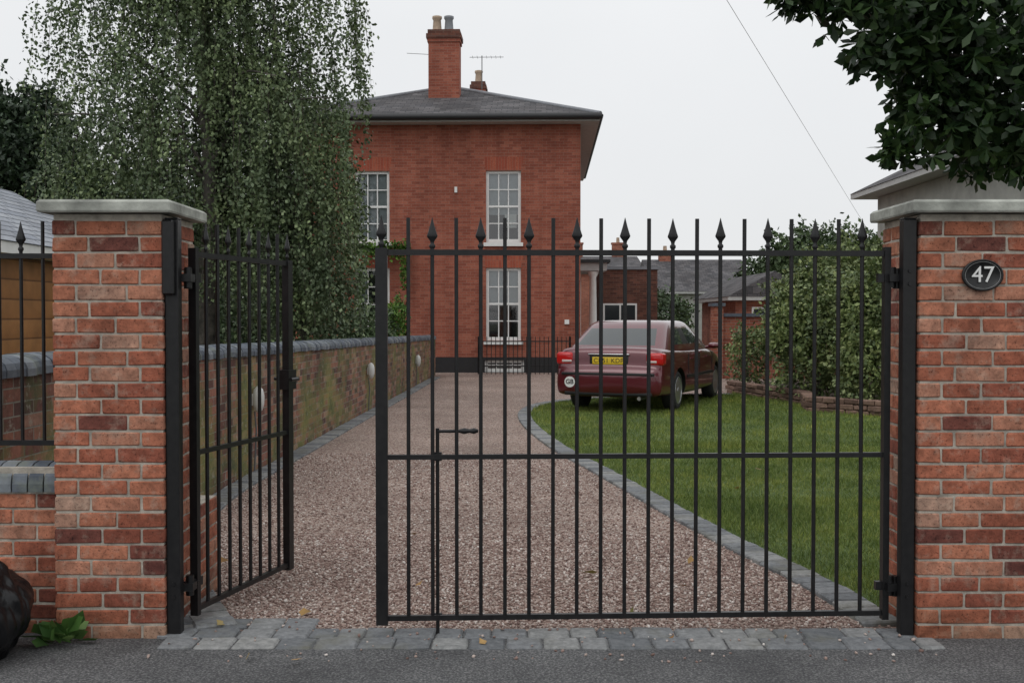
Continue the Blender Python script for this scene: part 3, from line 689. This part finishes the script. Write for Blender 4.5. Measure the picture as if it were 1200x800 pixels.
ST=[(-1.03,.55,.40,.56),(-1.0,.76,.30,.65),(-.955,.835,.26,.70),(-.925,.84,.25,.73),(-.915,.84,.25,.90),(-.87,.85,.25,.985),(-.78,.86,.24,1.01),(-.45,.875,.22,1.0),(0,.895,.21,.985),(.6,.905,.21,.965),(1.3,.905,.2,.955),(2.0,.905,.2,.95),(2.5,.90,.21,.93),(3.0,.88,.22,.86),(3.4,.82,.24,.75),(3.6,.72,.28,.63),(3.68,.5,.36,.54)]
bm=bmesh.new(); rings=[]
for (y,wd,zb,zt) in ST:
    h=zt-zb; half=[(0,zb),(.6*wd,zb),(.9*wd,zb+.02),(.985*wd,zb+.1*h),(1.0*wd,zb+.35*h),(1.0*wd,zb+.6*h),(.975*wd,zb+.82*h),(.93*wd,zb+.95*h),(.84*wd,zt),(.45*wd,zt+.012),(0,zt+.016)]
    pts=half+[(-x,z) for x,z in half[-2:0:-1]]
    rings.append([bm.verts.new((x,y,z)) for x,z in pts])
for a,c in zip(rings[:-1],rings[1:]):
    for k in range(len(a)): bm.faces.new((a[k],a[(k+1)%len(a)],c[(k+1)%len(a)],c[k]))
bm.faces.new(rings[0][::-1]); bm.faces.new(rings[-1])
bmesh.ops.recalc_face_normals(bm,faces=bm.faces)
me=D.meshes.new('body'); bm.to_mesh(me); bm.free(); me.materials.append(M['paint']); me.materials.append(M['black'])
tmp=D.objects.new('body_tmp',me); col.objects.link(tmp)
s=tmp.modifiers.new('s','SUBSURF'); s.levels=2; s.render_levels=2
cut=MB()
for y in (0,2.75):
    for sx in (-1,1): cut.tube([(sx*.62,y,.315),(sx*1.1,y,.315)],.365,28,0)
cuto=cut.build('cut',[M['black']]); 
bo=tmp.modifiers.new('b','BOOLEAN'); bo.operation='DIFFERENCE'; bo.object=cuto; bo.solver='EXACT'
C.view_layer.update()
me2=D.meshes.new_from_object(tmp.evaluated_get(C.evaluated_depsgraph_get()))
D.objects.remove(tmp); D.objects.remove(cuto)
if len(me2.materials)<2: me2.materials.append(M['black'])
for p in me2.polygons:
    c=p.center
    for y in (0,2.75):
        r=math.hypot(c.y-y,c.z-.315)
        if r<.3655 and abs(c.x)<.9 and abs(c.x)>.6: p.material_index=len(me2.materials)-1
    if p.center.z<.235: p.material_index=len(me2.materials)-1
me2.materials[len(me2.materials)-1]=M['black']
bmx=bmesh.new(); bmx.from_mesh(me2)
for f in bmx.faces: f.smooth=True
for ed in bmx.edges:
    if len(ed.link_faces)==2 and ed.calc_face_angle(0)>math.radians(40): ed.smooth=False
bmx.to_mesh(me2); bmx.free()
bo_=D.objects.new('body',me2); col.objects.link(bo_); bo_.parent=CE
LV=[(.93,.83,-.74,2.70),(.985,.81,-.66,2.52),(1.345,.665,-.05,1.72),(1.40,.62,.10,1.52),(1.43,.50,.28,1.30)]
bm=bmesh.new(); rings=[]
for z,wd,yr,yf in LV:
    Lh=yf-yr; half=[(0,yr-.05),(.45*wd,yr-.04),(.84*wd,yr+.0),(.97*wd,yr+.10),(wd*.99,yr+.16*Lh+.02),(wd,yr+.42*Lh),(wd,yr+.46*Lh),(.985*wd,yr+.84*Lh),(.94*wd,yf-.12),(.80*wd,yf-.03),(.42*wd,yf+.04),(0,yf+.05)]
    pts=half+[(-x,y) for x,y in half[-2:0:-1]]; rings.append([bm.verts.new((x,y,z)) for x,y in pts])
nk=len(rings[0]); hN=12
for li,(a,c) in enumerate(zip(rings[:-1],rings[1:])):
    for k in range(nk):
        f=bm.faces.new((a[k],a[(k+1)%nk],c[(k+1)%nk],c[k])); kk=k if k<hN-1 else nk-1-k
        f.smooth=True
        f.material_index=1 if (li==1 and kk in (0,1,4,6,9,10)) else (2 if li==1 and kk==5 else 0)
f=bm.faces.new(rings[-1]); f.smooth=True
bmesh.ops.recalc_face_normals(bm,faces=bm.faces)
me=D.meshes.new('cabin'); bm.to_mesh(me); bm.free()
for k in ('paint','cglass','black'): me.materials.append(M[k])
o=D.objects.new('cabin',me); col.objects.link(o); o.parent=CE
s=o.modifiers.new('s','SUBSURF'); s.levels=2; s.render_levels=2
def rbox(name,x0,x1,y0,y1,z0,z1,mat,bev=.02,T=None):
    b=MB(); b.box(x0,x1,y0,y1,z0,z1,0,T); o=b.build(name,[mat],CE); md=o.modifiers.new('bv','BEVEL'); md.width=bev; md.segments=3
    for p in o.data.polygons: p.use_smooth=True
    return o
for sx in (-1,1):
    xa,xb=sorted((sx*.585,sx*.858))
    rbox('tail_lamp',xa,xb,-.940,-.70,.735,.930,M['tail'],.045)
    xa,xb=sorted((sx*.60,sx*.76)); rbox('tail_lamp_lens',xa,xb,-.947,-.8,.775,.815,M['clear'],.012)
    xa,xb=sorted((sx*.60,sx*.84)); rbox('headlamp',xa,xb,3.2,3.50,.56,.68,M['clear'],.05)
    b=MB(); b.lathe([(.01,-.10),(.06,-.08),(.075,0),(.06,.08),(.01,.10)],(sx*1.0,1.98,.98),12,.7,0,'X'); b.tube([(sx*.85,2.0,.95),(sx*.95,1.99,.97)],.025,8); b.build('door_mirror',[M['paint']],CE)
    b=MB()
    for yy in (-.02+.9,1.95): b.box(sx*.9-.012,sx*.9+.012,yy-.12,yy+.06,.79,.82)
    b.build('door_handles',[M['paint']],CE)
    b=MB(); x1=sorted((sx*.902,sx*.916)); b.box(*x1,.42,2.32,.50,.545)
    for yy in (.52,1.30,2.28): x2=sorted((sx*.895,sx*.9075)); b.box(*x2,yy-.004,yy+.004,.55,.88)
    b.build('side_rubbing_strip',[M['black']],CE)
rbox('bumper_strip',-.74,.74,-1.028,-.95,.585,.625,M['black'],.012)
rbox('lower_bumper',-.70,.70,-1.0,-.8,.27,.34,M['black'],.02)
rbox('plate_recess',-.31,.31,-.931,-.88,.735,.885,M['black'],.012)
rbox('number_plate',-.26,.26,-.948,-.90,.75,.862,M['plate'],.006)
rbox('boot_strip',-.33,.33,-.945,-.90,.892,.915,M['alloy'],.008)
t=D.curves.new('pl','FONT'); t.body='CR51 KDF'; t.size=.10; t.align_x='CENTER'; t.align_y='CENTER'; t.extrude=.001; t.space_character=1.08
text_mesh(t,'plate_text',M['black'],CE,(0,-.9495,.806),(math.pi/2,0,0))
b=MB(); b.lathe([(.085,0),(.085,-.006)],(-.60,-1.022,.475),24,1,0,'Y'); 
o=b.build('country_sticker',[M['white']],CE)
t=D.curves.new('gb','FONT'); t.body='GB'; t.size=.10; t.align_x='CENTER'; t.align_y='CENTER'; t.extrude=.001; t.offset=.002
text_mesh(t,'sticker_text',M['black'],CE,(-.60,-1.0295,.475),(math.pi/2,0,0))
b=MB(); b.tube([(.5,-1.0,.24),(.5,-.7,.24)],.03,10); b.build('exhaust',[M['alloy']],CE)
for y in (0,2.75):
    for sx in (-1,1):
        b=MB(); x0=sx*.66; x1=sx*.865; s_=sx
        prof=[(.20,0),(.29,.0),(.312,.03),(.315,.08),(.315,.13),(.308,.175),(.285,.20),(.215,.205),(.20,.17)]
        b.lathe([(r,s_*(z)+x0) for r,z in prof],(0,y,.315),28,1,0,'X')
        b.lathe([(r,s_*z+x0) for r,z in [(.215,.20),(.212,.208),(.198,.206),(.19,.15),(.01,.13)]],(0,y,.315),28,1,1,'X')
        for k in range(7):
            T=Matrix.Translation((0,y,.315))@Matrix.Rotation(2*math.pi*k/7,4,'X'); xx=sorted((x0+s_*.165,x0+s_*.195)); b.box(xx[0],xx[1],-.022,.022,.02,.205,1,T)
        b.lathe([(.05,s_*.16+x0),(.05,s_*.2+x0),(.03,s_*.205+x0)],(0,y,.315),14,1,1,'X')
        b.build('wheel',[M['rubber'],M['alloy']],CE)

# ------------------------------------------------------------------ trees
def limb(b,p0,p1,r0,r1,sag=0,n=6,wob=.08):
    p0=Vector(p0);p1=Vector(p1); pts=[];rs=[]
    for i in range(n+1):
        t=i/n; p=p0.lerp(p1,t)+Vector((random.uniform(-wob,wob),random.uniform(-wob,wob),math.sin(t*math.pi)*sag))*(0 if i in(0,) else 1); pts.append(p); rs.append(r0+(r1-r0)*t)
    b.tube(pts,rs,7); return pts
BE=empty('weeping_birch_tree',(-4.85,17.2,0)); b=MB()
limb(b,(0,0,-.1),(.15,0,3.2),.19,.14,0,6,.04); limb(b,(.15,0,3.2),(-.1,.1,8.8),.14,.03,0,8,.06)
limb(b,(1.65,.3,-.1),(1.4,.2,2.8),.08,.06,0,6,.04); limb(b,(1.4,.2,2.8),(1.1,.2,6.5),.06,.02,0,6,.06)
tips=[]
for i in range(46):
    a=random.uniform(0,2*math.pi); z=random.uniform(2.6,8.2); rr=random.uniform(1.2,2.45)*(1 if z<6.5 else .75)
    q=Vector((math.cos(a)*rr*1.0,math.sin(a)*rr*.8,z+random.uniform(.3,1.0)))
    pts=limb(b,(0.05,0,z),q,.035,.008,.35,7,.06); tips.append(pts)
b.build('trunk_and_limbs',[M['birchbark']],BE)
SP=[];tw=MB()
cl=[(random.uniform(0,2*math.pi),random.random()**.55,random.uniform(2.4,9.2)) for _ in range(150)]
for i in range(3000):
    if i<1250:
        pts=random.choice(tips); k=random.randint(2,7); s0=pts[k]+Vector((random.gauss(0,.2),random.gauss(0,.2),random.gauss(0,.2)))
    elif i<2650:
        if i%3: a,rr,zz=random.choice(cl); a+=random.gauss(0,.13); zz+=random.gauss(0,.18)
        else: a=random.uniform(0,2*math.pi); rr=random.random()**.6; zz=random.uniform(2.0,9.2)
        lim=2.3+.28*math.sin(a*3+zz*1.3)+.25*math.sin(zz*2.1+a*2)
        if zz>7: lim*=.85
        s0=Vector((math.cos(a)*rr*lim,math.sin(a)*rr*lim*.8,zz))
    else:
        s0=Vector((random.uniform(.9,2.35),random.uniform(-1.0,1.0),random.uniform(2.0,4.6)))
    ln=random.uniform(.6,2.2); zend=s0.z-ln
    minz=1.05 if s0.x>.2 else 1.6
    if zend<minz: ln=max(.3,s0.z-minz-random.uniform(0,.5))
    out=Vector((s0.x,s0.y,0)); out=out.normalized()*random.uniform(0,.25) if out.length>.1 else Vector((0,0,0))
    sway=Vector((random.gauss(0,.08),random.gauss(0,.08),0))
    m=int(ln*36)
    t=np.sort(rng.random(m)); base=np.array(s0)+np.outer(np.sqrt(t),np.array(out+sway))+np.outer(-t*ln,[0,0,1])
    base+=rng.normal(size=(m,3))*.04
    SP.append(base); 
    if i%4==0: tw.tube([s0,s0+ (out+sway)*.7+Vector((0,0,-ln*.5)),s0+out+sway+Vector((0,0,-ln))],[.004,.003,.0015],3,cap=False)
tw.build('twigs',[M['bark']],BE)
SP=np.vstack(SP); SP=SP[SP[:,2]>.9]; L=rng.uniform(.042,.082,len(SP))
leaves('foliage',SP,rng.normal(size=SP.shape)*.7+np.array([0,0,-.8]),L,L*.68,M['birch'],RH,BE)
HE2=empty('horse_chestnut_tree',(5.4,9.0,0)); b=MB(); limb(b,(0,0,-.1),(0,0,3.0),.28,.22,0,6,.03)
CB=[((3.42,8.1,3.45),.70),((2.85,8.0,3.74),.48),((2.32,7.9,3.80),.25),((2.02,7.9,3.80),.17),((3.05,8.0,3.02),.36),((3.5,8.1,2.80),.36),((2.78,8.0,2.70),.12),((4.2,8.2,3.3),.75),((3.2,8.2,4.4),.8),((4.2,8.6,4.6),1.1),((5.3,9,5.0),1.7),((5.8,9.4,3.6),1.1),((2.60,7.9,3.40),.2),((3.9,8.2,2.75),.34),((3.2,8.1,3.25),.45)]
off=Vector((5.4,9.0,0))
for c,r in CB:
    limb(b,(random.uniform(-.1,.1),0,2.7+random.random()*.6),Vector(c)-off,.05,.008,.15,6,.04)
b.build('trunk_and_limbs',[M['bark']],HE2)
PP=[];DD=[];LL=[]
for c,r in CB:
    n=int(600*r**2.1)+20
    if r>1: n=int(n*.35)
    P=blob(n,tuple(Vector(c)-off),(r,r,r*.95),.35)
    for p in P:
        ax=Vector(rng.normal(size=3)*.5)+Vector((0,0,.45)); ax.normalize(); u=ax.orthogonal().normalized(); v=ax.cross(u); ph=random.random()*6
        base=random.uniform(.10,.17)
        for k in range(6):
            a=ph+k*math.pi*2/7; dv=u*math.cos(a)+v*math.sin(a)-Vector((0,0,.45)); PP.append(p);DD.append(dv[:]);LL.append(base*random.uniform(.7,1.1))
LL=np.array(LL); leaves('foliage',np.array(PP),np.array(DD),LL,LL*.42,M['chest'],OB,HE2)
def tree_obj(name,loc,blobs,mat,size,dens,trunk=None,inner=.5,sprigs=0):
    e=empty(name,loc); bush('foliage',blobs,mat,size,dens,e,inner,sprigs=sprigs)
    b=MB(); 
    for (p0,p1,r) in (trunk or [((0,0,-.05),(0,0,blobs[0][0][2]),.05)]): limb(b,p0,p1,r,r*.4,0,5,.03)
    b.build('stems',[M['bark']],e); return e
tree_obj('garden_shrub',(5.35,19.2,0),[((0,0,.85),(.85,.8,.9)),((.5,-.3,1.5),(.7,.7,.7)),((-.35,.4,1.3),(.5,.6,.6))],M['shrub'],.08,560,sprigs=10)
tree_obj('garden_shrub',(6.3,18.2,0),[((0,0,1.1),(.9,.9,1.2)),((.25,.2,2.0),(.7,.7,.6)),((-.5,-.4,.6),(.6,.6,.65))],M['shrub'],.075,560,sprigs=10)
tree_obj('garden_shrub',(7.8,18.0,0),[((0,0,1.2),(1.1,1,1.3)),((.3,.2,2.2),(.9,.8,.7))],M['shrub'],.08,480,sprigs=6)
tree_obj('garden_tree',(6.9,22.8,0),[((0,0,2.1),(1.0,1.1,.9)),((-.9,0,1.6),(.7,.8,.8)),((.9,0,2.4),(.8,.8,.6)),((-.2,0,1.0),(1.2,1,.9))],M['shrub'],.09,400,sprigs=6)
tree_obj('garden_tree',(9.0,22.0,0),[((0,0,2.4),(1.3,1.1,1.1)),((0,0,1.0),(1.3,1,1))],M['shrub'],.09,350,sprigs=4)
tree_obj('garden_shrub',(4.85,22.6,0),[((0,0,.6),(.45,.4,.65))],M['shrub'],.07,600,sprigs=14)
tree_obj('dark_conifer_tree',(-13.2,29,0),[((0,0,4.0),(2.2,2,3.2)),((.6,0,5.8),(1.1,1.1,1.5)),((-1.6,0,5.2),(1.5,1.3,1.9)),((1.9,0,4.4),(.9,.9,1.3))],M['conifer'],.16,200,[((0,0,0),(0,0,6),.2)],sprigs=3)
tree_obj('dark_conifer_tree',(-17.5,31,0),[((0,0,4.6),(2.4,2,4.0)),((1.5,0,5.9),(1.5,1.4,2.1))],M['conifer'],.18,180,[((0,0,0),(0,0,6),.2)])
tree_obj('dark_conifer_tree',(-9.3,30.5,0),[((0,0,3.4),(2.2,2,2.8)),((1.2,0,2.6),(1.8,1.4,2.2))],M['conifer'],.17,180,[((0,0,0),(0,0,5),.2)])
e=empty('garden_hedge',(-5.5,23,0)); bush('foliage',[((-3,0,1.0),(1.6,.8,1.3)),((-1,0,1.1),(1.5,.8,1.3)),((1,0,1.0),(1.3,.8,1.1)),((2.2,2.2,.8),(.7,.8,.9)),((-5,0,1.2),(1.6,.9,1.5))],M['dist'],.09,380,e,sprigs=3)
tree_obj('rose_bush',(-2.95,26.6,0),[((0,0,.9),(.42,.4,.75)),((.15,0,1.5),(.28,.3,.4))],M['ivy'],.07,500,sprigs=12)
iv=[]
for (x0,x1,z0,z1,n) in ((-4.2,-2.7,3.05,3.5,900),(-2.95,-2.75,2.2,3.2,120),(-4.1,-3.95,1.6,3.1,200)):
    iv.append(np.stack([rng.uniform(x0,x1,n),29.3-.08-.12*rng.random(n),rng.normal((z0+z1)/2,(z1-z0)/4,n)],1))
P=np.vstack(iv); L=rng.uniform(.07,.13,len(P)); leaves('climbing_ivy',P,rng.normal(size=P.shape)+np.array([0,-.5,-.5]),L,L*.8,M['ivy'],RH)
e=empty('distant_trees'); bl=[]
for i in range(60):
    x=-75+i*2.7+random.uniform(-1,1); h=random.uniform(2.6,4.2) if x>-15 else random.uniform(4,7); bl.append(((x,random.uniform(88,105),h*.45),(random.uniform(2.5,4),2.5,h*.62)))
bush('foliage',bl,M['dist'],.5,14,e,.5)
tree_obj('distant_garden_tree',(13.5,48,0),[((0,0,3.3),(2.6,2,1.9)),((2.5,0,3.0),(2,1.6,1.9)),((-2.2,0,2.6),(1.4,1.4,1.4))],M['dist'],.2,120,[((0,0,0),(0,0,3),.15)],sprigs=2)
tree_obj('distant_garden_tree',(6.2,46,0),[((0,0,1.6),(1.3,1,1.1))],M['dist'],.16,200)

# ------------------------------------------------------------------ bin bag, weeds, cable
m,nt,bs=new_mat('black_polythene'); bs.inputs['Base Color'].default_value=(.006,.006,.007,1); bs.inputs['Roughness'].default_value=.28; bs.inputs['Specular IOR Level'].default_value=.35
tcn=N(nt,'ShaderNodeTexCoord'); mp=N(nt,'ShaderNodeMapping',inp={'Scale':(11,11,4)}); nt.links.new(tcn.outputs['Object'],mp.inputs[0]); nn=N(nt,'ShaderNodeTexNoise',inp={'Scale':1,'Detail':3,'Distortion':.8}); nt.links.new(mp.outputs[0],nn.inputs['Vector']); bump(nt,bs,nn.outputs['Fac'],.6,.03)
bm=bmesh.new(); bmesh.ops.create_icosphere(bm,subdivisions=5,radius=1)
from mathutils import noise as mn
for v in bm.verts:
    c=v.co.copy(); k=1+.16*mn.noise(c*1.8)+.07*mn.noise(Vector((c.x*7,c.y*7,c.z*2)))
    z=c.z; wd=.27*(1-.25*max(0,z)**2); v.co=Vector((c.x*wd*k,c.y*wd*k,max(.0,.2+z*.24*k)))
    if z>.93: v.co.z+=.07*(z-.93)/.07; v.co.x*=.6; v.co.y*=.6
for f in bm.faces: f.smooth=True
me=D.meshes.new('bin_bag'); bm.to_mesh(me); bm.free(); me.materials.append(m); o=D.objects.new('bin_bag',me); col.objects.link(o); o.location=(-2.38,4.78,.008)
we=empty('dock_weed',(-2.05,4.98,0)); n=26; P=np.c_[rng.normal(0,.035,n),rng.normal(0,.03,n),rng.uniform(0.01,.05,n)]
dv=np.c_[rng.normal(0,1,n),rng.normal(-.3,.6,n),rng.uniform(.1,1.1,n)]; L=rng.uniform(.09,.17,n); leaves('leaves',P,dv,L,L*.5,M['weed'],OB,we)
b=MB()
def wire(p0,p1,sag,r):
    p0=Vector(p0);p1=Vector(p1); b.tube([p0.lerp(p1,t/16)-Vector((0,0,sag*4*(t/16)*(1-t/16))) for t in range(17)],r,5)
M['wire']=plain('wire',(.38,.38,.39),.6)
wire((3.2,18.0,7.1),(13.0,40.4,4.72),.0,.005)
b.build('overhead_cable',[M['wire']])
